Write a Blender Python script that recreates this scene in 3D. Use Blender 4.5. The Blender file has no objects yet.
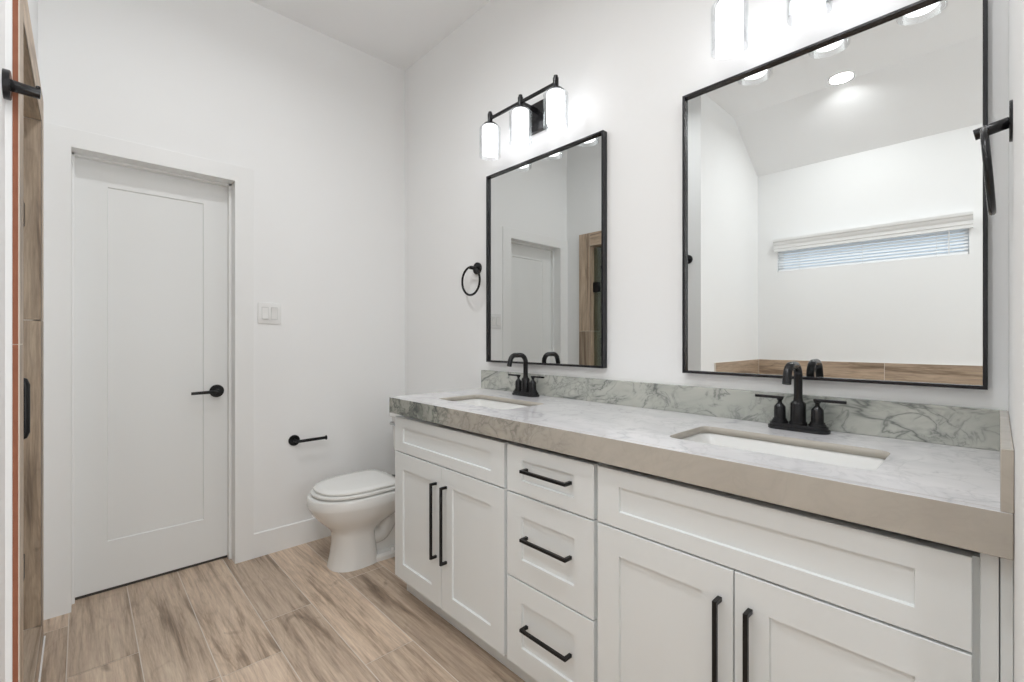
import bpy, bmesh, math, random
from mathutils import Vector, Matrix
random.seed(7)
PI = math.pi
sc = bpy.context.scene
C = sc.collection

# ------------------------------------------------------------------ camera
H = 1.17
F_PX = 457.7
PSI = math.atan((512 - 81) / F_PX)
cam_d = bpy.data.cameras.new('camera'); cam = bpy.data.objects.new('camera', cam_d); C.objects.link(cam)
cam_d.sensor_width = 36; cam_d.lens = F_PX / 1024 * 36; cam_d.shift_y = -2 / 1024
cam_d.clip_start = 0.02
cam.location = (0, 0, H); cam.rotation_euler = (PI / 2, 0, -PSI)
sc.camera = cam

# ------------------------------------------------------------------ world, exposure
w = bpy.data.worlds.new('world'); sc.world = w; w.use_nodes = True
bg = w.node_tree.nodes['Background']; bg.inputs[0].default_value = (0.70, 0.84, 1.0, 1); bg.inputs[1].default_value = 1.5
sc.view_settings.view_transform = 'Standard'; sc.view_settings.look = 'None'
sc.view_settings.gamma = 1.0; sc.view_settings.use_curve_mapping = False
sc.view_settings.exposure = 0.0
try:
    sc.cycles.max_bounces = 14; sc.cycles.diffuse_bounces = 9; sc.cycles.transparent_max_bounces = 16
    sc.cycles.use_denoising = True; sc.cycles.sample_clamp_indirect = 6
except Exception: pass

P_DOWN = 7.3     # watts of each recessed downlight
P_FILL = 27.0      # daylight: unseen source added behind the camera as fill
E_OPAL = 3.2      # opal glass of the vanity lights

def area(name, loc, rot, sx, sy, power, col, shape='RECTANGLE'):
    l = bpy.data.lights.new(name, 'AREA'); l.shape = shape; l.size = sx
    if shape in ('RECTANGLE', 'ELLIPSE'): l.size_y = sy
    l.energy = power; l.color = col
    o = bpy.data.objects.new(name, l); C.objects.link(o); o.location = loc; o.rotation_euler = rot
    return o
YS = -1.6         # wall behind the camera
area('back_fill', (0.75, YS - 0.02, 1.35), (PI / 2, 0, 0), 1.3, 1.3, P_FILL, (0.93, 0.965, 1.0)).rotation_euler = (-PI / 2, 0, PI)  # fill panel added in the invented window opening, never in view
DOWN = [(-0.665, 0.738), (0.45, 1.62), (0.38, 0.30), (-0.62, -0.5)]  # first is visible in the mirror; other three are unseen, added for fill
ZC = 2.97
for x, y in DOWN:
    a = area('downlight_lamp', (x, y, ZC - 0.012), (0, 0, 0), 0.13, 0.13, P_DOWN, (0.965, 0.985, 1.0), 'DISK')
    a.data.spread = math.radians(160)

# ------------------------------------------------------------------ materials
def mat(name, base=(0.8, 0.8, 0.8), rough=0.5, metal=0.0, spec=0.5, coat=0.0):
    m = bpy.data.materials.new(name); m.use_nodes = True
    b = m.node_tree.nodes['Principled BSDF']
    b.inputs['Base Color'].default_value = (*base, 1); b.inputs['Roughness'].default_value = rough
    b.inputs['Metallic'].default_value = metal; b.inputs['Specular IOR Level'].default_value = spec
    b.inputs['Coat Weight'].default_value = coat
    return m
def N(m, t, **kw):
    n = m.node_tree.nodes.new(t)
    for k, v in kw.items():
        if hasattr(n, k) and k not in ('Scale',): setattr(n, k, v)
        else: n.inputs[k.replace('_', ' ')].default_value = v
    return n
def L(m, a, b): m.node_tree.links.new(a, b)
def bsdf(m): return m.node_tree.nodes['Principled BSDF']
def bump_noise(m, scale, strength, dist=0.001, detail=2):
    tc = N(m, 'ShaderNodeTexCoord'); n = N(m, 'ShaderNodeTexNoise'); n.inputs['Scale'].default_value = scale
    n.inputs['Detail'].default_value = detail
    L(m, tc.outputs['Object'], n.inputs['Vector'])
    b = N(m, 'ShaderNodeBump'); b.inputs['Strength'].default_value = strength; b.inputs['Distance'].default_value = dist
    L(m, n.outputs['Fac'], b.inputs['Height']); L(m, b.outputs['Normal'], bsdf(m).inputs['Normal'])
def tone_noise(m, c1, c2, scale):
    tc = N(m, 'ShaderNodeTexCoord'); n = N(m, 'ShaderNodeTexNoise'); n.inputs['Scale'].default_value = scale
    L(m, tc.outputs['Object'], n.inputs['Vector'])
    mx = N(m, 'ShaderNodeMix', data_type='RGBA'); mx.inputs[6].default_value = (*c1, 1); mx.inputs[7].default_value = (*c2, 1)
    L(m, n.outputs['Fac'], mx.inputs[0]); L(m, mx.outputs[2], bsdf(m).inputs['Base Color'])

M = {}
M['wall'] = mat('wall_paint', (0.85, 0.85, 0.85), 0.62, spec=0.25); bump_noise(M['wall'], 160, 0.05); tone_noise(M['wall'], (0.845, 0.85, 0.85), (0.865, 0.87, 0.868), 2.0)
M['ceil'] = mat('ceiling_paint', (0.88, 0.885, 0.89), 0.8, spec=0.2); bump_noise(M['ceil'], 120, 0.1)
M['trim'] = mat('trim_paint', (0.84, 0.845, 0.84), 0.35, spec=0.4); bump_noise(M['trim'], 60, 0.03)
M['door'] = mat('door_paint', (0.81, 0.82, 0.815), 0.38, spec=0.4); bump_noise(M['door'], 50, 0.03)
M['cab'] = mat('cabinet_lacquer', (0.75, 0.78, 0.785), 0.33, spec=0.4); bump_noise(M['cab'], 40, 0.02)
M['gap_shade'] = mat('gap_shade_grey', (0.60, 0.61, 0.60), 0.45)  # grey that paints in the shade around the switch rockers
bump_noise(M['gap_shade'], 40, 0.02)
M['black'] = mat('matte_black_metal', (0.006, 0.006, 0.0065), 0.36, 0.0, 0.3); bump_noise(M['black'], 300, 0.03)
M['faucet'] = mat('oiled_black_metal', (0.012, 0.012, 0.0135), 0.24, 0.25, 0.5); bump_noise(M['faucet'], 300, 0.02)
M['frame'] = mat('black_frame_metal', (0.009, 0.009, 0.012), 0.26, 0.0, 0.45); bump_noise(M['frame'], 300, 0.02)
M['ceramic'] = mat('white_ceramic', (0.80, 0.80, 0.785), 0.07, spec=0.55, coat=0.3); bump_noise(M['ceramic'], 8, 0.01)
M['plastic'] = mat('white_plastic', (0.80, 0.80, 0.79), 0.25); bump_noise(M['plastic'], 30, 0.01)
M['seat'] = mat('seat_plastic', (0.80, 0.80, 0.78), 0.16); bump_noise(M['seat'], 20, 0.01)
M['chrome'] = mat('brushed_steel', (0.55, 0.55, 0.55), 0.22, 1.0); bump_noise(M['chrome'], 200, 0.02)
M['mirror'] = mat('mirror_glass', (0.70, 0.712, 0.705), 0.0, 1.0)
M['dark'] = mat('dark_gap', (0.05, 0.045, 0.04), 0.8); bump_noise(M['dark'], 50, 0.1)
M['grout'] = mat('grout', (0.70, 0.64, 0.57), 0.8); bump_noise(M['grout'], 200, 0.1)
M['body'] = mat('tile_biscuit', (0.40, 0.14, 0.065), 0.8); bump_noise(M['body'], 200, 0.3); tone_noise(M['body'], (0.25, 0.085, 0.045), (0.34, 0.13, 0.07), 30)
M['glaze'] = mat('cream_tile_edge', (0.62, 0.53, 0.45), 0.6); tone_noise(M['glaze'], (0.58, 0.49, 0.41), (0.68, 0.60, 0.52), 20)
M['blind'] = mat('blind_slat', (0.88, 0.89, 0.90), 0.45)
bsdf(M['blind']).inputs['Transmission Weight'].default_value = 0.0
bump_noise(M['blind'], 30, 0.02)

def mat_emit(name, col, s):
    m = mat(name, col, 0.4); b = bsdf(m); b.inputs['Emission Color'].default_value = (*col, 1); b.inputs['Emission Strength'].default_value = s
    n = N(m, 'ShaderNodeTexNoise'); n.inputs['Scale'].default_value = 5
    return m
M['opal'] = mat_emit('opal_glass', (0.98, 0.985, 1.0), E_OPAL)
M['led'] = mat_emit('led_lens', (1.0, 0.98, 0.95), 6.0)

def mat_glass(name, tint, refl, edge=None):
    m = bpy.data.materials.new(name); m.use_nodes = True; nt = m.node_tree; nt.nodes.clear()
    out = nt.nodes.new('ShaderNodeOutputMaterial'); tr = nt.nodes.new('ShaderNodeBsdfTransparent'); gl = nt.nodes.new('ShaderNodeBsdfGlossy')
    lw = nt.nodes.new('ShaderNodeLayerWeight'); mx = nt.nodes.new('ShaderNodeMixShader'); mm = nt.nodes.new('ShaderNodeMath'); mm.operation = 'MULTIPLY'
    lw.inputs['Blend'].default_value = 0.35; mm.inputs[1].default_value = refl
    tr.inputs[0].default_value = (*tint, 1); gl.inputs['Roughness'].default_value = 0.02; gl.inputs['Color'].default_value = (0.9, 0.95, 0.93, 1)
    nt.links.new(lw.outputs['Facing'], mm.inputs[0]); nt.links.new(mm.outputs[0], mx.inputs[0])
    nt.links.new(tr.outputs[0], mx.inputs[1]); nt.links.new(gl.outputs[0], mx.inputs[2]); nt.links.new(mx.outputs[0], out.inputs[0])
    return m
M['shade_glass'] = mat_glass('clear_shade_glass', (0.95, 0.95, 0.96), 0.35)
M['pane'] = mat_glass('window_glass', (0.95, 0.97, 0.98), 0.3)
M['shower_glass'] = mat_glass('shower_glass', (0.80, 0.86, 0.82), 0.5)

def ramp(m, stops, fac):
    r = m.node_tree.nodes.new('ShaderNodeValToRGB'); e = r.color_ramp.elements
    while len(e) > 1: e.remove(e[-1])
    e[0].position = stops[0][0]; e[0].color = (*stops[0][1], 1)
    for p, c in stops[1:]:
        x = e.new(p); x.color = (*c, 1)
    L(m, fac, r.inputs[0]); return r.outputs[0]
def noise(m, vec, scale, detail=4, rough=0.5, dist=0.0):
    n = m.node_tree.nodes.new('ShaderNodeTexNoise'); n.inputs['Scale'].default_value = scale; n.inputs['Detail'].default_value = detail
    n.inputs['Roughness'].default_value = rough; n.inputs['Distortion'].default_value = dist
    L(m, vec, n.inputs['Vector']); return n.outputs['Fac']
def math_(m, op, a, b=None, clamp=False):
    n = m.node_tree.nodes.new('ShaderNodeMath'); n.operation = op; n.use_clamp = clamp
    for i, v in enumerate((a, b)):
        if v is None: continue
        if isinstance(v, (int, float)): n.inputs[i].default_value = v
        else: L(m, v, n.inputs[i])
    return n.outputs[0]
def mixc(m, fac, a, b, mode='MIX'):
    n = m.node_tree.nodes.new('ShaderNodeMix'); n.data_type = 'RGBA'; n.blend_type = mode
    if isinstance(fac, (int, float)): n.inputs[0].default_value = fac
    else: L(m, fac, n.inputs[0])
    for i, v in ((6, a), (7, b)):
        if isinstance(v, tuple): n.inputs[i].default_value = (*v, 1)
        else: L(m, v, n.inputs[i])
    return n.outputs[2]
def mapping(m, vec, scale=(1, 1, 1), rot=(0, 0, 0), loc=(0, 0, 0)):
    n = m.node_tree.nodes.new('ShaderNodeMapping'); n.inputs['Scale'].default_value = scale; n.inputs['Rotation'].default_value = rot; n.inputs['Location'].default_value = loc
    L(m, vec, n.inputs['Vector']); return n.outputs[0]

# wood-look porcelain: UV is metres along / across the plank, colour attribute 'pid' holds three random numbers per plank
def make_wood(name, light, mid, dark, rough=0.42):
    m = mat(name, mid, rough, spec=0.35); nt = m.node_tree
    uv = nt.nodes.new('ShaderNodeUVMap'); uv.uv_map = 'UVMap'
    at = nt.nodes.new('ShaderNodeAttribute'); at.attribute_name = 'pid'
    sep = nt.nodes.new('ShaderNodeSeparateColor'); L(m, at.outputs['Color'], sep.inputs[0])
    comb = nt.nodes.new('ShaderNodeCombineXYZ')
    L(m, math_(m, 'MULTIPLY', sep.outputs[0], 37.0), comb.inputs[0]); L(m, math_(m, 'MULTIPLY', sep.outputs[1], 23.0), comb.inputs[1]); L(m, math_(m, 'MULTIPLY', sep.outputs[2], 11.0), comb.inputs[2])
    va = nt.nodes.new('ShaderNodeVectorMath'); va.operation = 'ADD'
    L(m, uv.outputs[0], va.inputs[0]); L(m, comb.outputs[0], va.inputs[1]); v = va.outputs[0]
    # broad figure: contour bands of a smooth, stretched noise field
    base = noise(m, mapping(m, v, (1.5, 6.0, 1)), 1.0, 2, 0.5, 0.6)
    bands = math_(m, 'FRACT', math_(m, 'MULTIPLY', base, 9.0))
    tri = math_(m, 'ABSOLUTE', math_(m, 'SUBTRACT', bands, 0.5))
    fine = noise(m, mapping(m, v, (5, 90, 1)), 1.0, 5, 0.75)
    streak = noise(m, mapping(m, v, (1.3, 17, 1)), 1.0, 5, 0.66, 0.5)
    knot = noise(m, mapping(m, v, (3.0, 7.0, 1), loc=(5, 9, 0)), 1.0, 3, 0.6, 1.2)
    c = mixc(m, ramp(m, [(0.36, (0, 0, 0)), (0.62, (1, 1, 1))], streak), light, mid)
    c = mixc(m, math_(m, 'MULTIPLY', ramp(m, [(0.54, (0, 0, 0)), (0.72, (1, 1, 1))], streak), 0.85), c, dark)
    c = mixc(m, math_(m, 'MULTIPLY', ramp(m, [(0.0, (1, 1, 1)), (0.16, (0, 0, 0))], tri), 0.13), c, dark)
    c = mixc(m, math_(m, 'MULTIPLY', ramp(m, [(0.66, (0, 0, 0)), (0.74, (1, 1, 1))], knot), 0.55), c, dark)
    c = mixc(m, 0.55, c, ramp(m, [(0.3, (0.25, 0.2, 0.17)), (0.7, (0.75, 0.68, 0.6))], fine), 'OVERLAY')
    val = math_(m, 'ADD', math_(m, 'MULTIPLY', sep.outputs[2], 0.34), 0.86)
    hsv = nt.nodes.new('ShaderNodeHueSaturation'); L(m, c, hsv.inputs['Color']); L(m, val, hsv.inputs['Value'])
    L(m, hsv.outputs[0], bsdf(m).inputs['Base Color'])
    b = nt.nodes.new('ShaderNodeBump'); b.inputs['Strength'].default_value = 0.15; b.inputs['Distance'].default_value = 0.001
    L(m, fine, b.inputs['Height']); L(m, b.outputs[0], bsdf(m).inputs['Normal'])
    return m
M['wood'] = make_wood('wood_look_floor_tile', (0.60, 0.51, 0.425), (0.42, 0.34, 0.27), (0.13, 0.098, 0.072))
M['wood2'] = make_wood('wood_look_wall_tile', (0.50, 0.42, 0.335), (0.35, 0.28, 0.215), (0.12, 0.09, 0.065))

# quartzite: cloudy ground with thin dark veins; per slab its own ground colour, vein amount and gloss
def make_stone(name, g1, g2, vein, amount, rot, rough=0.12, region=None, streaks=0.0, vs=1.0, wm=1.0, mlo=0.42, ams=(1.0, 0.75, 0.45)):
    m = mat(name, g1, rough, spec=0.5); nt = m.node_tree
    g = nt.nodes.new('ShaderNodeNewGeometry'); v = mapping(m, g.outputs['Position'], (1, 1, 1), rot)
    cloud = noise(m, mapping(m, v, (1, 0.35, 1)), 6.0, 5, 0.6, 0.8)
    c = mixc(m, ramp(m, [(0.35, (0, 0, 0)), (0.65, (1, 1, 1))], cloud), g1, g2)
    if streaks:
        st = noise(m, mapping(m, v, (1.5, 0.5, 16)), 1.6, 5, 0.6, 0.5)
        c = mixc(m, math_(m, 'MULTIPLY', ramp(m, [(0.5, (0, 0, 0)), (0.68, (1, 1, 1))], st), streaks), c, vein)
    tot = None
    for k, (s, wd, am) in enumerate(((2.6, 0.011, ams[0]), (5.5, 0.012, ams[1]), (11.0, 0.018, ams[2]))):
        wd *= wm
        n = noise(m, mapping(m, v, (1, 1, 1.4), loc=(k * 3.1, k * 1.7, 0)), s * vs, 5, 0.55, 0.9)
        rr = math_(m, 'ABSOLUTE', math_(m, 'SUBTRACT', n, 0.5))
        vv = ramp(m, [(0.0, (1, 1, 1)), (wd, (0.35, 0.35, 0.35)), (wd * 3.2, (0, 0, 0))], rr)
        msk = ramp(m, [(mlo, (0, 0, 0)), (mlo + 0.12, (1, 1, 1))], noise(m, v, 3.5 + k * 2, 2))
        vv = math_(m, 'MULTIPLY', math_(m, 'MULTIPLY', vv, am), msk)
        tot = vv if tot is None else math_(m, 'MAXIMUM', tot, vv)
    tot = math_(m, 'MULTIPLY', tot, amount)
    if region:
        sp = nt.nodes.new('ShaderNodeSeparateXYZ'); L(m, g.outputs['Position'], sp.inputs[0])
        wob = math_(m, 'ADD', sp.outputs[1], math_(m, 'MULTIPLY', math_(m, 'SUBTRACT', noise(m, v, 9, 3), 0.5), 0.35))
        rg = ramp(m, region['ramp'], math_(m, 'DIVIDE', wob, 2.0))
        sc_ = nt.nodes.new('ShaderNodeSeparateColor'); L(m, rg, sc_.inputs[0])
        c = mixc(m, sc_.outputs[0], c, mixc(m, cloud, region['c1'], region['c2']))
        tot = math_(m, 'MULTIPLY', tot, sc_.outputs[1])
    c = mixc(m, tot, c, vein)
    L(m, c, bsdf(m).inputs['Base Color'])
    return m
M['stone_top'] = make_stone('quartzite_top', (0.80, 0.79, 0.80), (0.70, 0.695, 0.71), (0.36, 0.37, 0.40), 0.5, (0, 0, 0.15), 0.10, streaks=0.35)
M['stone_splash'] = make_stone('quartzite_splash', (0.53, 0.535, 0.49), (0.40, 0.415, 0.38), (0.11, 0.125, 0.12), 0.85, (0.35, 0.1, 0), 0.2, wm=1.1, ams=(1.0, 0.85, 0.6))
M['stone_side'] = make_stone('quartzite_side', (0.50, 0.465, 0.41), (0.42, 0.385, 0.335), (0.2, 0.18, 0.15), 0.1, (0, 0, 0), 0.2)
M['stone_apron'] = make_stone('quartzite_apron', (0.49, 0.46, 0.41), (0.42, 0.39, 0.345), (0.03, 0.045, 0.045), 1.0, (0.5, 0.2, 0), 0.22, wm=1.9, mlo=0.36, ams=(1.0, 1.0, 0.75),
    region=dict(c1=(0.27, 0.285, 0.25), c2=(0.42, 0.43, 0.385), ramp=[(0.0, (0, 0.04, 0)), (0.42, (0, 0.08, 0)), (0.50, (0.1, 0.45, 0)), (0.70, (0.1, 0.35, 0)), (0.77, (1, 1, 0))]), vs=1.3)

# ------------------------------------------------------------------ mesh helpers
ORIG = {}
def B(): return bmesh.new()
def add_box(bm, x0, x1, y0, y1, z0, z1, bev=0.0, seg=2):
    r = bmesh.ops.create_cube(bm, size=1.0); vs = r['verts']
    for v in vs:
        v.co = Vector(((x0 + x1) / 2 + v.co.x * (x1 - x0), (y0 + y1) / 2 + v.co.y * (y1 - y0), (z0 + z1) / 2 + v.co.z * (z1 - z0)))
    if bev > 0:
        es = list({e for v in vs for e in v.link_edges})
        bmesh.ops.bevel(bm, geom=es, offset=bev, segments=seg, affect='EDGES', profile=0.5)
    return bm
def frame_axes(d):
    d = Vector(d).normalized(); a = Vector((0, 0, 1)) if abs(d.z) < 0.9 else Vector((1, 0, 0))
    u = d.cross(a).normalized(); return u, d.cross(u).normalized()
def add_rings(bm, rings, cap0=True, cap1=True, closed=True):
    R = [[bm.verts.new(p) for p in r] for r in rings]; n = len(R[0])
    for a, b in zip(R, R[1:]):
        for i in range(n if closed else n - 1):
            j = (i + 1) % n
            bm.faces.new((a[i], a[j], b[j], b[i]))
    if cap0: bm.faces.new(list(reversed(R[0])))
    if cap1: bm.faces.new(R[-1])
    return R
def add_cyl(bm, p0, p1, r0, r1=None, n=32, bev=0.0):
    r1 = r0 if r1 is None else r1; p0 = Vector(p0); p1 = Vector(p1); u, v = frame_axes(p1 - p0); d = (p1 - p0).normalized()
    prof = [(0, r0), ((p1 - p0).length, r1)]
    if bev > 0:
        h = (p1 - p0).length
        prof = [(0, r0 - bev), (bev * 0.3, r0 - bev * 0.3), (bev, r0), (h - bev, r1), (h - bev * 0.3, r1 - bev * 0.3), (h, r1 - bev)]
    add_rings(bm, [[p0 + d * t + (u * math.cos(2 * PI * k / n) + v * math.sin(2 * PI * k / n)) * r for k in range(n)] for t, r in prof])
    return bm
def add_lathe(bm, base, axis, prof, n=40, cap0=True, cap1=True):
    base = Vector(base); d = Vector(axis).normalized(); u, v = frame_axes(d)
    add_rings(bm, [[base + d * t + (u * math.cos(2 * PI * k / n) + v * math.sin(2 * PI * k / n)) * max(r, 1e-4) for k in range(n)] for t, r in prof], cap0, cap1)
    return bm
def add_tube(bm, pts, r, n=20, closed=False, radii=None):
    pts = [Vector(p) for p in pts]; rings = []; m_ = len(pts)
    t0 = (pts[1] - pts[0]).normalized(); u, v = frame_axes(t0)
    for i, p in enumerate(pts):
        if closed: t = (pts[(i + 1) % m_] - pts[i - 1]).normalized()
        else: t = ((pts[min(i + 1, m_ - 1)] - p).normalized() + (p - pts[max(i - 1, 0)]).normalized()).normalized()
        u = (u - t * u.dot(t)).normalized(); v = t.cross(u)
        rr = radii[i] if radii else r
        rings.append([p + (u * math.cos(2 * PI * k / n) + v * math.sin(2 * PI * k / n)) * rr for k in range(n)])
    if closed:
        R = [[bm.verts.new(p) for p in g] for g in rings]
        for i in range(m_):
            a, b = R[i], R[(i + 1) % m_]
            for k in range(n): bm.faces.new((a[k], a[(k + 1) % n], b[(k + 1) % n], b[k]))
    else: add_rings(bm, rings)
    return bm
SHARP = 38
def link(name, me, parent=None, mats=None, smooth=False, tag=None):
    xs = [v.co for v in me.vertices]
    lo = Vector([min(c[i] for c in xs) for i in range(3)]); hi = Vector([max(c[i] for c in xs) for i in range(3)])
    o0 = (lo + hi) / 2
    if parent is None: o0.z = lo.z
    me.transform(Matrix.Translation(-o0))
    o = bpy.data.objects.new(name, me); C.objects.link(o)
    for m in (mats if isinstance(mats, (list, tuple)) else [mats]): me.materials.append(m)
    if smooth:
        for p in me.polygons: p.use_smooth = True
        try: me.set_sharp_from_angle(angle=math.radians(SHARP))
        except Exception: pass
    ORIG[o.name] = o0
    if parent: o.parent = parent; o.location = o0 - ORIG[parent.name]
    else: o.location = o0
    return o
def obj(name, bm, m, parent=None, smooth=True):
    bmesh.ops.recalc_face_normals(bm, faces=bm.faces[:])
    me = bpy.data.meshes.new(name); bm.to_mesh(me); bm.free()
    return link(name, me, parent, m, smooth)
def tag(o, label=None, cat=None, group=None, kind=None):
    if label: o['label'] = label
    if cat: o['category'] = cat
    if group: o['group'] = group
    if kind: o['kind'] = kind
    return o
def thing(name, label, cat, loc, group=None):
    o = bpy.data.objects.new(name, None); C.objects.link(o); o.location = loc; o.empty_display_size = 0.05
    ORIG[o.name] = Vector(loc); return tag(o, label, cat, group)
def struct(name, bm, m, label, cat='wall', smooth=False):
    o = obj(name, bm, m, None, smooth); return tag(o, label, cat, None, 'structure')
def box(name, x0, x1, y0, y1, z0, z1, m, parent, bev=0.0, seg=2):
    return obj(name, add_box(B(), x0, x1, y0, y1, z0, z1, bev, seg), m, parent, bev > 0)
def dup(root, delta, label=None):
    r = root.copy(); C.objects.link(r); r.location = root.location + Vector(delta)
    if label: r['label'] = label
    for ch in list(root.children):
        c = ch.copy(); C.objects.link(c); c.parent = r
        for g in ch.children:
            d = g.copy(); C.objects.link(d); d.parent = c
    return r
# planks: list of (u0,u1,v0,v1) in metres; P(u,v)->point; raised over a grout backing
def add_planks(bm, P, planks, gap=0.0016, slot=0, lay=None):
    uvl = bm.loops.layers.uv.get('UVMap') or bm.loops.layers.uv.new('UVMap'); col = bm.loops.layers.float_color.get('pid') or bm.loops.layers.float_color.new('pid')
    for (u0, u1, v0, v1) in planks:
        rnd = (random.random(), random.random(), random.random(), 1)
        q = [(u0 + gap, v0 + gap), (u1 - gap, v0 + gap), (u1 - gap, v1 - gap), (u0 + gap, v1 - gap)]
        f = bm.faces.new([bm.verts.new(P(*p)) for p in q]); f.material_index = slot
        for lp, p in zip(f.loops, q): lp[uvl].uv = (p[0] - u0, p[1] - v0); lp[col] = rnd
def plank_fill(u0, u1, v0, v1, width, length, voff=0.0, uoffs=None):
    out = []; k = 0; v = v0 - voff
    while v < v1 - 1e-4:
        a, b = max(v, v0), min(v + width, v1)
        off = (uoffs[k % len(uoffs)] if uoffs else (k * 0.41 % 1.0)) * length
        u = u0 - off
        while u < u1 - 1e-4:
            c, d = max(u, u0), min(u + length, u1)
            if d - c > 0.004 and b - a > 0.004: out.append((c, d, a, b))
            u += length
        v += width; k += 1
    return out
def plank_obj(name, sets, boxes, parent=None, m='wood', gap=0.0016):
    """boxes: grout bodies; sets: (P, planks)"""
    bm = B()
    bm.loops.layers.uv.new('UVMap'); bm.loops.layers.float_color.new('pid')
    for b in boxes: add_box(bm, *b)
    for f in bm.faces: f.material_index = 1
    for P, pl in sets: add_planks(bm, P, pl, gap)
    me = bpy.data.meshes.new(name); bm.to_mesh(me); bm.free()
    return link(name, me, parent, [M[m], M['grout']], False)

# ------------------------------------------------------------------ setting
XW = 1.584      # vanity wall
YB = 2.728      # door wall
XL = -0.130     # shower wall
XF = -1.275     # window wall over the tub
YE = -0.0170     # end wall beside the vanity
YA = 1.475      # alcove side wall
YC = 2.720      # face of casing and baseboard

# floor: planks run along Y, seams at -.037 + k*.195, joints measured for the ones in view
cols = []
joints = {-1: [1.40, 2.60], 0: [0.98, 2.20], 1: [0.62, 1.85], 2: [0.55, 1.84], 3: [0.86, 2.08], 4: [0.335, 1.557], 5: [0.95, 2.17], 6: [0.5, 1.72], 7: [1.0, 2.2], 8: [0.6, 1.8]}
x = -0.037 - 0.195 * 7
pl = []
for k in range(-7, 10):
    a = -0.037 + 0.195 * k; b = a + 0.195
    a = max(a, XF); b = min(b, XW)
    if b - a < 0.01: continue
    js = joints.get(k, [0.3 + (k * 0.37) % 1.2, 0.3 + (k * 0.37) % 1.2 + 1.22])
    cuts = sorted([YS] + [j for j in ([js[0] - 1.22] + js) if YS < j < 2.9] + [2.9])
    for c, d in zip(cuts, cuts[1:]): pl.append((c, d, a, b))
fl = plank_obj('floor', [(lambda u, v: (v, u, 0.0), pl)], [(XF, XW, YS, 2.9, -0.05, -0.0012)])
tag(fl, 'wood-look plank tile floor in beige and brown', 'floor', None, 'structure')

bm = B()   # ceiling: flat, then sloping down to the window wall over the alcove
prof = [(XW + 0.1, ZC), (-0.745, ZC), (XF, 2.62), (XF - 0.1, 2.55), (XF - 0.1, ZC + 0.1), (XW + 0.1, ZC + 0.1)]
add_rings(bm, [[Vector((x, YS - 0.1, z)) for x, z in prof], [Vector((x, 2.95, z)) for x, z in prof]])
struct('ceiling', bm, M['ceil'], 'smooth white ceiling, flat over the room and sloping down above the tub', 'ceiling')

bm = B()
add_box(bm, XW, XW + 0.1, YS, 2.95, -0.05, ZC + 0.02)
struct('wall_right', bm, M['wall'], 'white wall behind the double vanity carrying both mirrors')
bm = B()
D0, D1, DZ = -0.030, 0.583, 1.993
zt_ = ZC + 0.02
prof = [(XF - 0.1, -0.05), (D0 - 0.02, -0.05), (D0 - 0.02, DZ + 0.02), (D1 + 0.02, DZ + 0.02), (D1 + 0.02, -0.05), (XW, -0.05), (XW, zt_), (XF - 0.1, zt_)]
add_rings(bm, [[Vector((x_, y_, z_)) for x_, z_ in prof] for y_ in (YB, YB + 0.13)])
struct('wall_back', bm, M['wall'], 'white wall with the closed door, switch and paper holder')
bm = B()   # wall with the shower opening
SY0, SY1, SZ, CURB = 1.71, 2.45, 1.985, 0.10
SX = -0.26
zt_ = ZC + 0.02
prof = [(YA, -0.05), (SY0 - 0.013, -0.05), (SY0 - 0.013, SZ + 0.013), (SY1 + 0.013, SZ + 0.013), (SY1 + 0.013, -0.05), (YB, -0.05), (YB, zt_), (YA, zt_)]
add_rings(bm, [[Vector((x_, y_, z_)) for y_, z_ in prof] for x_ in (SX, XL)])
struct('wall_left', bm, M['wall'], 'white wall around the tiled shower opening')
bm = B()
add_box(bm, XF, SX, YA, YA + 0.12, -0.05, ZC + 0.02)
struct('wall_tub_side', bm, M['wall'], 'white side wall of the tub alcove seen in the large mirror')
WY0, WY1, WZ0, WZ1 = 0.135, 1.315, 1.750, 1.955
bm = B()
add_box(bm, XF - 0.12, XF, YS, WY0, -0.05, ZC); add_box(bm, XF - 0.12, XF, WY1, 2.8, -0.05, ZC)
add_box(bm, XF - 0.12, XF, WY0, WY1, -0.05, WZ0); add_box(bm, XF - 0.12, XF, WY0, WY1, WZ1, ZC)
struct('wall_window_side', bm, M['wall'], 'white wall with the high narrow window, seen in the large mirror')
bm = B()
add_box(bm, 0.715, XW, YE - 0.12, YE, -0.05, ZC + 0.02, 0.010, 4)
struct('wall_vanity_end', bm, M['wall'], 'white end wall at the right of the vanity', smooth=True)
bm = B()
add_box(bm, XF, 0.1, YS - 0.1, YS, -0.05, ZC + 0.02); add_box(bm, 1.4, XW, YS - 0.1, YS, -0.05, ZC + 0.02)
add_box(bm, 0.1, 1.4, YS - 0.1, YS, -0.05, 0.7); add_box(bm, 0.1, 1.4, YS - 0.1, YS, 2.0, ZC + 0.02)
struct('wall_front', bm, M['wall'], 'white wall behind the camera with an added, unseen window')
# unseen window added behind the camera to carry the fill light (daylight)
t = box('window_added', 0.1, 1.4, YS - 0.09, YS - 0.07, 0.7, 2.0, M['trim'], None); tag(t, 'unseen window added behind the camera for fill light', 'window', None, 'structure')

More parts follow.
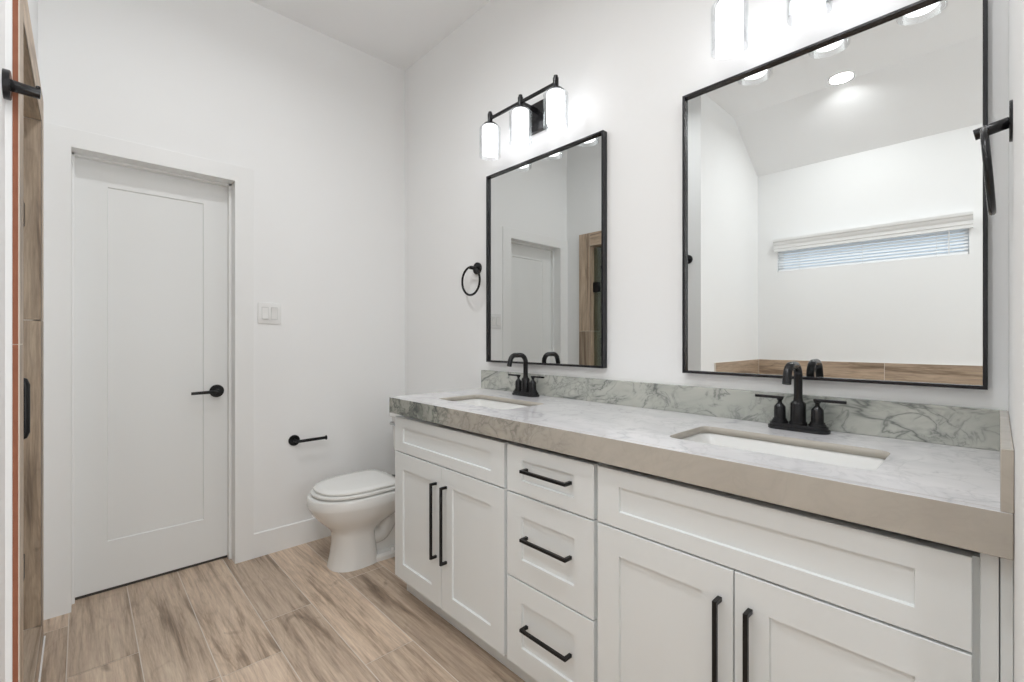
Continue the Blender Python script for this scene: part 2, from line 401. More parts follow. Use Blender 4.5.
# baseboards
bm = B()
def base_prof(bm, p0, p1, nrm, h=0.13, t=YB - YC):
    p0 = Vector((*p0, 0)); p1 = Vector((*p1, 0)); n = Vector((*nrm, 0))
    pr = [(0, 0), (t, 0), (t, h - 0.004), (t - 0.004, h), (0, h)]
    add_rings(bm, [[p + n * a + Vector((0, 0, z)) for a, z in pr] for p in (p0, p1)])
base_prof(bm, (0.672, YB), (XW, YB), (0, -1))
struct('baseboard_back', bm, M['trim'], 'white baseboard between the door casing and the toilet', 'baseboard')
bm = B(); base_prof(bm, (XW, 1.90), (XW, YC), (-1, 0))
struct('baseboard_right', bm, M['trim'], 'white baseboard behind the toilet', 'baseboard')

# door casing and jamb
bm = B()
zt_ = DZ + 0.08
def cas(i, y_):   # U outline grown inwards by i at its free edges
    return [Vector((x_, y_, z_)) for x_, z_ in ((-0.130, 0), (D0 - i, 0), (D0 - i, DZ + i), (D1 + i, DZ + i), (D1 + i, 0), (0.672 - i, 0), (0.672 - i, zt_ - i), (-0.130, zt_ - i))]
add_rings(bm, [cas(0, YB + 0.001), cas(0, YC + 0.0008), cas(0.0008, YC)])
add_box(bm, D0 - 0.02, D0, YB, YB + 0.13, 0, DZ); add_box(bm, D1, D1 + 0.02, YB, YB + 0.13, 0, DZ)
add_box(bm, D0 - 0.02, D1 + 0.02, YB, YB + 0.13, DZ, DZ + 0.02)
# stops in front of the door
YD = 2.832
add_box(bm, D0, D0 + 0.010, YD - 0.035, YD, 0, DZ, 0.001, 1); add_box(bm, D1 - 0.012, D1, YD - 0.035, YD, 0, DZ, 0.001, 1)
add_box(bm, D0, D1, YD - 0.035, YD, DZ - 0.010, DZ, 0.001, 1)
struct('trim_1', bm, M['trim'], 'flat white door casing and jamb around the closed door', 'trim')

def shaker(bm, plane, a0, a1, z0, z1, face, back, stile, rail, depth=0.007, railb=None, bevel=0.004):
    """framed front with a recessed flat panel. plane 'X': front at x=face, a = y; plane 'Y': front at y=face, a = x."""
    railb = rail if railb is None else railb
    def P(a, z, t): return Vector((t, a, z)) if plane == 'X' else Vector((a, t, z))
    s = 1 if back > face else -1
    def rect(i0, i1, j0, j1, t): return [P(i0, j0, t), P(i1, j0, t), P(i1, j1, t), P(i0, j1, t)]
    e = 0.0012
    rings = [rect(a0, a1, z0, z1, back), rect(a0, a1, z0, z1, face + s * e), rect(a0 + e, a1 - e, z0 + e, z1 - e, face),
             rect(a0 + stile, a1 - stile, z0 + railb, z1 - rail, face),
             rect(a0 + stile + bevel, a1 - stile - bevel, z0 + railb + bevel, z1 - rail - bevel, face + s * depth)]
    add_rings(bm, rings)
    return bm

# door_1
bm = shaker(B(), 'Y', D0 + 0.003, D1 - 0.003, 0.012, DZ - 0.003, YD, YD + 0.035, 0.115, 0.115, 0.006, railb=0.218, bevel=0.004)
d1 = obj('door_1', bm, M['door'], None, False); tag(d1, 'white single-panel door with a black lever', 'door', None, 'structure')
bm = B(); LX, LZ = 0.522, 0.896
add_lathe(bm, (LX, YD, LZ), (0, -1, 0), [(0, 0.033), (0.006, 0.033), (0.0085, 0.030), (0.0085, 0.0)], 40)
add_lathe(bm, (LX, YD - 0.008, LZ), (0, -1, 0), [(0, 0.012), (0.034, 0.0115), (0.05, 0.012), (0.052, 0.0)], 24)
add_tube(bm, [(LX + 0.008, YD - 0.047, LZ), (LX - 0.03, YD - 0.05, LZ), (LX - 0.085, YD - 0.05, LZ - 0.001), (LX - 0.118, YD - 0.047, LZ - 0.002)], 0.0075, 16, radii=[0.010, 0.0085, 0.0075, 0.0072])
o = obj('door_lever', bm, M['black'], d1); o['label'] = 'matte black door lever on a round rose'
bm = add_box(B(), D0, D1, YD + 0.002, YD + 0.03, -0.001, 0.0115)  # dark strip standing in for the shaded gap under the door
o = obj('door_gap_shade', bm, M['dark'], d1, False)

# light switch
s = thing('light_switch', 'white double rocker light switch on the wall right of the door', 'light switch', (0.749, YB, 1.31))
box('wall_plate', 0.691, 0.807, YB - 0.006, YB, 1.252, 1.367, M['plastic'], s, 0.0025, 2)
for k, cx_ in enumerate((0.726, 0.772)):
    bm = B()
    # rocker: tilted two-plane paddle
    zt = 1.340; zb = 1.280; t0, t1 = (0.006, 0.012) if k == 0 else (0.011, 0.007)
    pts = [(YB - 0.006, zb), (YB - t1, zb), (YB - 0.0085, 1.31), (YB - t0 - 0.001, zt), (YB - 0.006, zt)]
    add_rings(bm, [[Vector((x_, y_, z_)) for y_, z_ in pts] for x_ in (cx_ - 0.0145, cx_ + 0.0145)])
    obj('rocker', bm, M['plastic'], s, False)
    box('rocker_gap_shade', cx_ - 0.0168, cx_ + 0.0168, YB - 0.0066, YB - 0.0045, 1.2765, 1.3435, M['gap_shade'], s)  # grey inset painted as the shadow gap round the rocker

# toilet paper holder
TX, TZ = 0.876, 0.598
tp = thing('toilet_paper_holder', 'black toilet paper holder arm on the wall left of the toilet', 'toilet paper holder', (TX, YB, TZ))
obj('wall_plate', add_lathe(B(), (TX, YB, TZ), (0, -1, 0), [(0, 0.030), (0.008, 0.030), (0.010, 0.028), (0.010, 0)], 40), M['black'], tp)
bm = B(); yo = YB - 0.052
add_tube(bm, [(TX, YB - 0.008, TZ), (TX, yo + 0.012, TZ), (TX + 0.003, yo + 0.003, TZ), (TX + 0.012, yo, TZ), (TX + 0.158, yo, TZ)], 0.0085, 18)
obj('arm', bm, M['black'], tp)
obj('end_cap', add_cyl(B(), (TX + 0.158, yo, TZ), (TX + 0.164, yo, TZ), 0.0125, None, 24, 0.001), M['black'], tp)

# towel rings and hook -------------------------------------------------
def ring_pts(c, a, b, r, n=64): return [Vector(c) + a * (r * math.sin(2 * PI * k / n)) + b * (r * math.cos(2 * PI * k / n)) for k in range(n)]
tr = thing('towel_ring', 'black towel ring on the wall left of the smaller mirror', 'towel ring', (XW, 1.954, 1.556))
obj('wall_plate', add_lathe(B(), (XW, 1.954, 1.556), (-1, 0, 0), [(0, 0.033), (0.009, 0.033), (0.011, 0.031), (0.011, 0)], 40), M['black'], tr)
obj('arm', add_cyl(B(), (XW - 0.009, 1.954, 1.556), (XW - 0.056, 1.954, 1.556), 0.0095, None, 24, 0.001), M['black'], tr)
obj('ring', add_tube(B(), ring_pts((XW - 0.05, 1.954, 1.484), Vector((0, 1, 0)), Vector((0, 0, 1)), 0.076), 0.0060, 14, True), M['black'], tr)
RX, RZ = 1.150, 1.540
tr = thing('towel_ring', 'black towel ring on the end wall beside the larger mirror, seen edge-on', 'towel ring', (RX, YE, RZ))
obj('wall_plate', add_lathe(B(), (RX, YE, RZ), (0, 1, 0), [(0, 0.034), (0.003, 0.034), (0.004, 0.033), (0.004, 0)], 40), M['faucet'], tr)
obj('arm', add_cyl(B(), (RX, YE + 0.003, RZ - 0.001), (RX, YE + 0.046, RZ - 0.010), 0.0095, None, 24, 0.001), M['faucet'], tr)
tl = Vector((0, 0.07, 1)).normalized()
obj('ring', add_tube(B(), ring_pts(Vector((RX, YE + 0.034, RZ - 0.008)) - tl * 0.071, Vector((1, 0, 0)), tl, 0.071), 0.0052, 14, True), M['faucet'], tr)
HY, HZ = 1.568, 1.757
hk = thing('robe_hook', 'black peg hook on a round plate beside the tiled shower opening', 'robe hook', (XL, HY, HZ))
obj('wall_plate', add_lathe(B(), (XL, HY, HZ), (1, 0, 0), [(0, 0.033), (0.010, 0.033), (0.012, 0.031), (0.012, 0)], 40), M['faucet'], hk)
bm = add_cyl(B(), (XL + 0.010, HY, HZ + 0.001), (XL + 0.060, HY, HZ - 0.003), 0.0135, 0.0115, 24, 0.001)
add_cyl(bm, (XL + 0.056, HY, HZ + 0.004), (XL + 0.0555, HY, HZ + 0.015), 0.0045, None, 12, 0.001)
obj('peg', bm, M['faucet'], hk)

# ------------------------------------------------------------------ shower surround, curb, door
XT = -0.107
st = thing('shower_surround', 'wood-look tile frame and curb around the shower opening at far left', 'tile surround', (XT, 2.08, 0))
O0, O1, OZ = 1.605, 2.57, 2.10
# front faces (u=z, v=y): near jamb, far jamb, header; linings
def PX(u, v): return (XT, v, u)
near = [(0.0, 1.157, O0 + 0.004, SY0), (1.157, OZ, O0 + 0.004, SY0)]
far = [(0.0, 1.24, SY1, O1), (1.24, OZ, SY1, O1)]
plank_obj('near_jamb', [(PX, near), (lambda u, v: (v, SY0, u), [(CURB, 1.157, SX, XT), (1.157, SZ, SX, XT)])],
          [(XT - 0.013, XT - 0.0008, O0 + 0.004, SY0 - 0.0008, 0, OZ), (SX, XT - 0.001, SY0 - 0.012, SY0 - 0.0008, 0, SZ)], st, 'wood2')
plank_obj('far_jamb', [(PX, far), (lambda u, v: (v, SY1, u), [(CURB, 1.24, SX, XT), (1.24, SZ, SX, XT)])],
          [(XT - 0.023, XT - 0.0008, SY1 + 0.0008, O1, 0, OZ), (SX, XT - 0.001, SY1 + 0.0008, SY1 + 0.012, 0, SZ)], st, 'wood2')
plank_obj('header', [(lambda u, v: (XT, u, v), [(SY0, SY1, SZ, OZ)]), (lambda u, v: (v, u, SZ), [(SY0, SY1, SX, XT)])],
          [(XT - 0.023, XT - 0.0008, SY0, SY1, SZ + 0.0008, OZ), (SX, XT - 0.001, SY0, SY1, SZ + 0.0008, SZ + 0.012)], st, 'wood2')
plank_obj('curb', [(lambda u, v: (XT + 0.001, u, v), [(SY0, SY1, 0.0, CURB)]), (lambda u, v: (v, u, CURB), [(SY0, SY1, SX, XT + 0.001)])],
          [(SX, XT + 0.0002, SY0, SY1, 0.0, CURB - 0.0008)], st, 'wood')
bm = B(); 
for z0, z1 in ((0.0, 1.156), (1.158, OZ)): add_box(bm, XT - 0.0115, XT - 0.0022, O0, O0 + 0.0045, z0, z1)
o = obj('tile_edge', bm, M['body'], st, False); o['label'] = 'raw terracotta-coloured edge of the tile'
bm = add_box(B(), XT - 0.0022, XT, O0, O0 + 0.0045, 0, OZ)
obj('glaze_edge', bm, M['glaze'], st, False)
bm = add_box(B(), XL - 0.001, XT - 0.0115, O0, O0 + 0.02, 0, OZ, 0.001, 1)
obj('backing_edge', bm, M['wall'], st, False)

o = box('caulk_line', XT + 0.001, XT + 0.006, O0, O1, 0.0, 0.003, M['trim'], st); o['label'] = 'white caulk line along the floor'
sd = thing('shower_door', 'frameless glass shower door with black hinges in the tiled opening', 'shower door', (-0.165, 2.08, CURB))
box('glass_pane', -0.170, -0.160, SY0 + 0.008, SY1 - 0.010, CURB + 0.010, SZ - 0.01, M['shower_glass'], sd)
for hz in (1.625, 0.340):
    bm = add_box(B(), -0.178, -0.150, SY1 - 0.062, SY1 - 0.0005, hz - 0.043, hz + 0.043, 0.002, 1)
    add_cyl(bm, (-0.159, SY1 - 0.014, hz - 0.043), (-0.159, SY1 - 0.014, hz + 0.043), 0.009)
    obj('hinge', bm, M['black'], sd)
bm = B(); hy = 1.80
for s_ in (1, -1):
    x0 = -0.165 + s_ * 0.005; x1 = -0.165 + s_ * 0.055
    add_tube(bm, [(x0, hy, 0.905), (x1 - s_ * 0.012, hy, 0.905), (x1 - s_ * 0.003, hy, 0.909), (x1, hy, 0.919), (x1, hy, 1.045), (x1 - s_ * 0.003, hy, 1.056), (x1 - s_ * 0.012, hy, 1.060), (x0, hy, 1.060)], 0.010, 16)
o = obj('pull_handle', bm, M['black'], sd)
# shower interior
sp = []
X0S, X1S, Y0S, Y1S = XF + 0.02, SX, YA + 0.12, YB
sp.append((lambda u, v: (X0S + 0.014, u, v), plank_fill(Y0S, Y1S, 0, 2.4, 0.197, 1.2)))
sp.append((lambda u, v: (u, Y0S + 0.014, v), plank_fill(X0S, X1S, 0, 2.4, 0.197, 1.2)))
sp.append((lambda u, v: (u, Y1S - 0.014, v), plank_fill(X0S, X1S, 0, 2.4, 0.197, 1.2)))
sh = plank_obj('wall_shower', sp, [(X0S, X0S + 0.013, Y0S, Y1S, 0, 2.4), (X0S, X1S, Y0S, Y0S + 0.013, 0, 2.4), (X0S, X1S, Y1S - 0.013, Y1S, 0, 2.4)], None, 'wood2')
tag(sh, 'wood-look wall tile inside the shower', 'wall', None, 'structure')

# ------------------------------------------------------------------ tub alcove tile band, window, blind
zt = 0.99
ban = plank_obj('wall_tile_band', [
    (lambda u, v: (XF + 0.012, u, v), [(a, b, c, d) for (c, d, off) in ((0.79, 0.99, 0.586), (0.59, 0.79, 0.2), (0.39, 0.59, 0.9), (0.19, 0.39, 0.4), (0.0, 0.19, 0.7)) for a, b in ((YS, off - 1.2), (off - 1.2, off), (off, YA - 0.013))]),
    (lambda u, v: (u, YA - 0.012, v), [(XF + 0.013, -0.36, c, d) for c, d in ((0.79, 0.99), (0.59, 0.79), (0.39, 0.59), (0.19, 0.39), (0.0, 0.19))])],
    [(XF, XF + 0.0112, YS, YA, 0, zt), (XF, -0.36, YA - 0.0112, YA, 0, zt)], None, 'wood2')
tag(ban, 'wood-look tile band low on the alcove walls, seen in the large mirror', 'wall', None, 'structure')

# window
bm = B(); fx0, fx1 = XF - 0.085, XF - 0.045
add_box(bm, fx0, fx1, WY0, WY1, WZ0, WZ0 + 0.025); add_box(bm, fx0, fx1, WY0, WY1, WZ1 - 0.025, WZ1)
add_box(bm, fx0, fx1, WY0, WY0 + 0.025, WZ0, WZ1); add_box(bm, fx0, fx1, WY1 - 0.025, WY1, WZ0, WZ1)
wn = obj('window_1', bm, M['trim'], None, False); tag(wn, 'high narrow window over the tub, seen in the large mirror', 'window', None, 'structure')
box('pane', XF - 0.068, XF - 0.062, WY0 + 0.025, WY1 - 0.025, WZ0 + 0.025, WZ1 - 0.025, M['pane'], wn)
bl = thing('window_blind', 'white slatted blind with a crown valance over the narrow window in the mirror', 'blind', (XF, (WY0 + WY1) / 2, WZ0))
bm = B(); pr = [(0, 1.925), (0.030, 1.925), (0.030, 1.945), (0.036, 1.950), (0.038, 1.972), (0.046, 1.985), (0.050, 2.000), (0.062, 2.008), (0.066, 2.026), (0, 2.026)]
add_rings(bm, [[Vector((XF + a, y, z)) for a, z in pr] for y in (WY0 - 0.02, WY1 + 0.02)])
obj('valance', bm, M['trim'], bl, False)
ns = 8
for k in range(ns):
    z = WZ0 + 0.022 + k * (0.165 / (ns - 1))
    bm = B(); hw_, ang = 0.0155, math.radians(-43)
    rows = []
    for y in (WY0 + 0.004, WY1 - 0.004):
        r_ = []
        for q in (-1, -0.5, 0, 0.5, 1):
            r_.append(Vector((XF - 0.018 + q * hw_ * math.cos(ang), y, z + q * hw_ * math.sin(ang) + 0.0015 * (1 - q * q))))
        for q in (1, 0.5, 0, -0.5, -1):
            r_.append(Vector((XF - 0.018 + q * hw_ * math.cos(ang), y, z - 0.0022 + q * hw_ * math.sin(ang) + 0.0015 * (1 - q * q))))
        rows.append(r_)
    add_rings(bm, rows); obj('slat', bm, M['blind'], bl, False)
box('bottom_rail', XF - 0.034, XF - 0.004, WY0 + 0.004, WY1 - 0.004, WZ0 + 0.001, WZ0 + 0.011, M['blind'], bl, 0.002)
for y in (0.30, 0.72, 1.15):
    obj('cord', add_cyl(B(), (XF - 0.001, y, WZ0 + 0.006), (XF - 0.001, y, 1.93), 0.0012, None, 8), M['plastic'], bl)
obj('wand', add_cyl(B(), (XF + 0.004, 0.235, WZ0 + 0.02), (XF + 0.004, 0.235, 1.925), 0.003, None, 10), M['plastic'], bl)

# downlights: the first shows in the mirror, the rest are added fill
txt = ['recessed round ceiling light above the tub, reflected in the larger mirror', 'added, unseen fill downlight above the middle of the floor', 'added, unseen fill downlight above the camera', 'added, unseen fill downlight behind the camera near the tub']
for (x, y), tx in zip(DOWN, txt):
    d = thing('downlight', tx, 'ceiling light', (x, y, ZC))
    obj('trim_ring', add_lathe(B(), (x, y, ZC), (0, 0, -1), [(0, 0.076), (0.004, 0.075), (0.006, 0.068), (0.002, 0.064), (0, 0.064)], 48), M['trim'], d)
    obj('lens', add_lathe(B(), (x, y, ZC), (0, 0, -1), [(0, 0.064), (0.004, 0.063), (0.004, 0)], 48), M['led'], d)

# ------------------------------------------------------------------ vanity cabinets
K = 0.977
def zz(z): return 1.17 - (1.17 - z) * K
XD = 1.0375           # front face of doors and drawers
XB = XD + 0.020       # face frame
ZT = zz(0.812); ZM1 = zz(0.656); ZM0 = zz(0.651); ZB = zz(0.076); ZCB = zz(0.830)
def yy(y): return y * K
STD = 0.026
def bar_pull(parent, y, z, length, vertical):
    """square bar pull with two posts; (y, z) centre"""
    bm = B(); h = length / 2; t = 0.0048; xo = XD - STD
    if vertical:
        add_box(bm, xo - t, xo + t, y - t, y + t, z - h, z + h, 0.0008, 1)
        for s_ in (-1, 1): add_box(bm, xo, XD + 0.0005, y - t * 0.98, y + t * 0.98, z + s_ * (h - t) - t * 0.98, z + s_ * (h - t) + t * 0.98)
    else:
        add_box(bm, xo - t, xo + t, y - h, y + h, z - t, z + t, 0.0008, 1)
        for s_ in (-1, 1): add_box(bm, xo, XD + 0.0005, y + s_ * (h - t) - t * 0.98, y + s_ * (h - t) + t * 0.98, z - t * 0.98, z + t * 0.98)
    o = obj('handle', bm, M['black'], parent); o['label'] = 'matte black bar handle'
def front(name, y0, y1, z0, z1, parent, rail):
    return obj(name, shaker(B(), 'X', y0, y1, z0, z1, XD, XB - 0.0005, 0.069, rail, 0.007, bevel=0.0018), M['cab'], parent, False)
def carcass(parent, y0, y1, toe=True):
    bm = B(); xb, zc = XW - 0.004, ZCB - 0.001   # hollow: face frame, sides, bottom, back
    add_box(bm, XB, XB + 0.02, y0, y1, ZB, ZT - 0.003); add_box(bm, XB + 0.02, xb, y0, y0 + 0.018, ZB, zc); add_box(bm, XB + 0.02, xb, y1 - 0.018, y1, ZB, zc)
    add_box(bm, XB + 0.02, xb, y0 + 0.018, y1 - 0.018, ZB, ZB + 0.018); add_box(bm, xb - 0.006, xb, y0 + 0.018, y1 - 0.018, ZB + 0.018, zc)
    obj('body', bm, M['cab'], parent, False)
    box('toe_kick', 1.105, XW - 0.004, y0, y1, 0, ZB, M['cab'], parent)
c1 = thing('vanity_cabinet', 'white two-door sink cabinet at the far end of the vanity, next to the toilet', 'cabinet', ((XD + XW) / 2, yy(1.545), 0), 'vanity sink cabinets')
yl, yr = yy(1.921), yy(1.168)
carcass(c1, yy(1.161), yy(1.932))
ym = (yl + yr) / 2
front('false_front', yr, yl, ZM1, ZT, c1, 0.043)
dl = front('door', ym + 0.0015, yl, ZB, ZM0, c1, 0.070); bar_pull(dl, ym + 0.036, zz(0.428), 0.302, True)
dr = front('door', yr, ym - 0.0015, ZB, ZM0, c1, 0.070); bar_pull(dr, ym - 0.034, zz(0.428), 0.302, True)

c2 = thing('drawer_cabinet', 'white three-drawer cabinet in the middle of the vanity', 'cabinet', ((XD + XW) / 2, yy(0.971), 0))
carcass(c2, yy(0.7825), yy(1.1605))
y0, y1 = yy(0.789), yy(1.153)
for z0, z1, rl, hz in ((ZM1 - 0.001, ZT, 0.043, 0.7435), (zz(0.3685), ZM0 - 0.001, 0.068, 0.521), (ZB, zz(0.3635), 0.068, 0.230)):
    d = front('drawer', y0, y1, z0, z1, c2, rl); bar_pull(d, (y0 + y1) / 2 - 0.006, zz(hz) - 0.002, 0.188, False)

c3 = thing('vanity_cabinet', 'white two-door sink cabinet at the near end of the vanity, against the end wall', 'cabinet', ((XD + XW) / 2, yy(0.40), 0), 'vanity sink cabinets')
carcass(c3, -0.0005, yy(0.782))
yl, yr = yy(0.776), yy(0.029); ym = yy(0.405)
front('false_front', yr, yl, ZM1, ZT, c3, 0.043)
dl = front('door', ym + 0.0015, yl, ZB, ZM0, c3, 0.070); bar_pull(dl, ym + 0.030, zz(0.428), 0.302, True)
dr = front('door', yr, ym - 0.0015, ZB, ZM0, c3, 0.070); bar_pull(dr, ym - 0.034, zz(0.428), 0.302, True)
bm = B(); add_box(bm, XB - 0.006, XB + 0.02, -0.0010, 0.020, ZB, ZCB - 0.001, 0.001, 1)
add_box(bm, XB - 0.002, XB + 0.02, YE + 0.0005, -0.0022, ZB, ZCB - 0.001, 0.001, 1)
obj('filler_strip', bm, M['cab'], c3, False)

# ------------------------------------------------------------------ countertop with holes
ZTOP = 0.907; XFR = 1.018; YEND = 1.893
SINKS = [(1.260, 1.478), (1.262, 0.391)]; SHX, SHY, SR = 0.117, 0.222, 0.03
def rrect(cx, cy, hx, hy, r, n=8):
    out = []
    for qx, qy, a0 in ((1, 1, 0), (-1, 1, 90), (-1, -1, 180), (1, -1, 270)):
        for k in range(n + 1):
            a = math.radians(a0 + 90 * k / n); out.append((cx + qx * (hx - r) + r * math.cos(a), cy + qy * (hy - r) + r * math.sin(a)))
    return out
def holed_slab(outer, holes, z0, z1):
    cu = bpy.data.curves.new('tmp', 'CURVE'); cu.dimensions = '2D'; cu.fill_mode = 'BOTH'; cu.extrude = (z1 - z0) / 2
    for lp in [outer] + holes:
        s_ = cu.splines.new('POLY'); s_.points.add(len(lp) - 1); s_.use_cyclic_u = True
        for p, (x, y) in zip(s_.points, lp): p.co = (x, y, 0, 1)
    o = bpy.data.objects.new('tmp', cu); C.objects.link(o)
    dg = bpy.context.evaluated_depsgraph_get(); dg.update()
    me = bpy.data.meshes.new_from_object(o.evaluated_get(dg)); bpy.data.objects.remove(o); bpy.data.curves.remove(cu)
    me.transform(Matrix.Translation((0, 0, (z0 + z1) / 2)))
    return me
outer = [(XFR + 0.0205, YE + 0.001), (XW - 0.001, YE + 0.001), (XW - 0.001, YEND), (XFR + 0.0205, YEND)]
me = holed_slab(outer, [rrect(cx, cy, SHX, SHY, SR) for cx, cy in SINKS], ZTOP - 0.020, ZTOP)
bm = B(); bm.from_mesh(me); bmesh.ops.remove_doubles(bm, verts=bm.verts[:], dist=1e-5)
bpy.data.meshes.remove(me)
bmesh.ops.recalc_face_normals(bm, faces=bm.faces[:])
# holes get the cut edge slot
me = bpy.data.meshes.new('countertop'); bm.to_mesh(me); bm.free()
ct = link('countertop', me, None, [M['stone_top'], M['stone_side']], False)
for p in me.polygons:
    if abs(p.normal.z) < 0.5: p.material_index = 1
tag(ct, 'polished pale quartzite countertop with thick beige front edge and two sink cutouts', 'countertop')
ct.location = ORIG[ct.name]
ZLOW = zz(0.8295)
bm = B(); add_box(bm, XFR, XFR + 0.0200, YE + 0.001, YEND, ZLOW, ZTOP, 0.0012, 2)
for f in bm.faces:
    f.material_index = 1 if f.calc_center_median().z > ZTOP - 0.0009 and abs(f.normal.z) > 0.6 else 0
bmesh.ops.recalc_face_normals(bm, faces=bm.faces[:])
me = bpy.data.meshes.new('front_edge'); bm.to_mesh(me); bm.free()
fe = link('front_edge', me, ct, [M['stone_apron'], M['stone_top']], False); fe['label'] = 'thick beige stone front edge, veined grey-green at its far end'
box('backsplash', XW - 0.020, XW - 0.0005, YE + 0.002, YEND + 0.010, ZTOP + 0.0003, 1.003, M['stone_splash'], ct, 0.0008, 1)['label'] = 'grey-green veined stone backsplash'
box('side_splash', XFR + 0.001, XW - 0.021, YE + 0.0005, YE + 0.0145, ZTOP + 0.0003, 1.003, M['stone_side'], ct, 0.0008, 1)

# ------------------------------------------------------------------ sinks
def make_sink(cx, cy, label):
    s_ = thing('sink', label, 'sink', (cx, cy, ZTOP - 0.17), 'undermount sinks')
    bm = B(); zr = ZTOP - 0.0205; rings = []
    def R(hx, hy, r, z): return [Vector((x, y, z)) for x, y in rrect(cx, cy, hx, hy, r)]
    # outside up, flange, then basin down
    rings = [R(0.07, 0.12, 0.03, zr - 0.150), R(0.11, 0.20, 0.04, zr - 0.13), R(0.128, 0.235, 0.035, zr - 0.012), R(0.134, 0.241, 0.035, zr - 0.010), R(0.134, 0.241, 0.035, zr),
             R(SHX + 0.004, SHY + 0.004, SR, zr), R(SHX + 0.002, SHY + 0.001, SR, zr - 0.004), R(SHX - 0.008, SHY - 0.030, SR, zr - 0.075), R(SHX - 0.018, SHY - 0.055, SR, zr - 0.115),
             R(SHX - 0.045, SHY - 0.090, SR, zr - 0.132), R(0.024, 0.024, 0.022, zr - 0.138)]
    add_rings(bm, rings)
    obj('basin', bm, M['ceramic'], s_)
    bm = B(); add_lathe(bm, (cx, cy, zr - 0.1379), (0, 0, 1), [(0, 0.022), (0.002, 0.022), (0.003, 0.019), (0.0015, 0.016), (0.0015, 0.0)], 32)
    add_lathe(bm, (cx, cy, zr - 0.136), (0, 0, 1), [(0, 0.014), (0.004, 0.014), (0.005, 0.012), (0.005, 0)], 24)
    obj('drain', bm, M['chrome'], s_)
    return s_
make_sink(*SINKS[0], 'white rectangular undermount sink below the smaller mirror')
make_sink(*SINKS[1], 'white rectangular undermount sink below the larger mirror')

# ------------------------------------------------------------------ faucet
SHARP = 24
def make_faucet(cx, cy, label):
    z = ZTOP + 0.0002; q = 0.93
    f = thing('faucet', label, 'faucet', (cx, cy, z), 'bathroom faucets')
    bm = B()
    def R(hx, hy, r, h): return [Vector((x, y, z + h * q)) for x, y in rrect(cx, cy, hx * q, hy * q, r * q, 10)]
    add_rings(bm, [R(0.030, 0.083, 0.029, 0), R(0.031, 0.084, 0.030, 0.0015), R(0.031, 0.084, 0.030, 0.0090), R(0.030, 0.083, 0.029, 0.0100),
                   R(0.0262, 0.0790, 0.0252, 0.0100), R(0.0262, 0.0790, 0.0252, 0.0190), R(0.0252, 0.0780, 0.0242, 0.0200)])
    obj('base_plate', bm, M['faucet'], f)
    P = lambda l: [(t * q, r * q) for t, r in l]
    zb = z + 0.020 * q
    bm = B()
    add_lathe(bm, (cx, cy, zb), (0, 0, 1), P([(0, 0.0240), (0.0065, 0.0240), (0.0075, 0.0232), (0.0075, 0.0212), (0.062, 0.0208), (0.065, 0.0198), (0.0725, 0.0130), (0.0790, 0.0125)]), 36)
    pts = [(cx, cy, zb + 0.072 * q), (cx, cy, z + 0.12 * q), (cx, cy, z + 0.165 * q)]; top = 0.203 * q; R_ = 0.038 * q
    for k in range(1, 13):
        a = math.radians(90 * k / 12); pts.append((cx - R_ * (1 - math.cos(a)), cy, z + top - R_ + R_ * math.sin(a)))
    x2 = cx - R_ - 0.034 * q; pts += [(x2, cy, z + top)]; R2 = 0.034 * q
    for k in range(1, 11):
        a = math.radians(74 * k / 10); pts.append((x2 - R2 * math.sin(a), cy, z + top - R2 * (1 - math.cos(a))))
    lx, ly, lz = pts[-1]; pts.append((lx - 0.008 * q, cy, lz - 0.028 * q))
    add_tube(bm, pts, 0.0118 * q, 24)
    obj('spout', bm, M['faucet'], f)
    for s_ in (-1, 1):
        hy_ = cy + s_ * 0.0510 * q; bm = B()
        add_lathe(bm, (cx, hy_, zb), (0, 0, 1), P([(0, 0.0230), (0.0045, 0.0230), (0.0055, 0.0222), (0.0055, 0.0200), (0.0105, 0.0200), (0.0115, 0.0192), (0.0115, 0.0168), (0.047, 0.0162), (0.0505, 0.0150), (0.0585, 0.0085), (0.061, 0.0062), (0.067, 0.0060), (0.070, 0.0085), (0.0745, 0.0088)]), 32)
        zl = zb + 0.0775 * q
        add_box(bm, cx - 0.006, cx + 0.006, min(hy_ - s_ * 0.009, hy_ + s_ * 0.067), max(hy_ - s_ * 0.009, hy_ + s_ * 0.067), zl - 0.004, zl + 0.004, 0.0013, 2)
        obj('handle', bm, M['faucet'], f)
    return f
make_faucet(1.505, 1.506, 'black gooseneck faucet standing behind the sink under the smaller mirror')
make_faucet(1.505, 0.395, 'black gooseneck faucet standing behind the sink under the larger mirror')

SHARP = 38
# ------------------------------------------------------------------ mirrors
def make_mirror(y0, y1, z0, z1, label):
    t = thing('wall_mirror', label, 'mirror', (XW, (y0 + y1) / 2, z0), 'framed wall mirrors')
    xf = XW - 0.030; wd = 0.0085
    bm = B()
    def rr(d, x): return [Vector((x, y, z)) for y, z in ((y0 + d, z0 + d), (y1 - d, z0 + d), (y1 - d, z1 - d), (y0 + d, z1 - d))]
    add_rings(bm, [rr(0, XW - 0.001), rr(0, xf + 0.001), rr(0.001, xf), rr(wd - 0.001, xf), rr(wd, xf + 0.001), rr(wd, XW - 0.001)], False, False)
    obj('frame', bm, M['frame'], t, False)
    box('mirror_glass', XW - 0.016, XW - 0.001, y0 + wd - 0.002, y1 - wd + 0.002, z0 + wd - 0.002, z1 - wd + 0.002, M['mirror'], t)
make_mirror(1.108, 1.850, 1.050, 2.026, 'tall black-framed rectangular mirror over the far sink, the smaller in view')
make_mirror(0.0165, 0.769, 1.050, 2.032, 'black-framed rectangular mirror over the near sink, the larger in view')

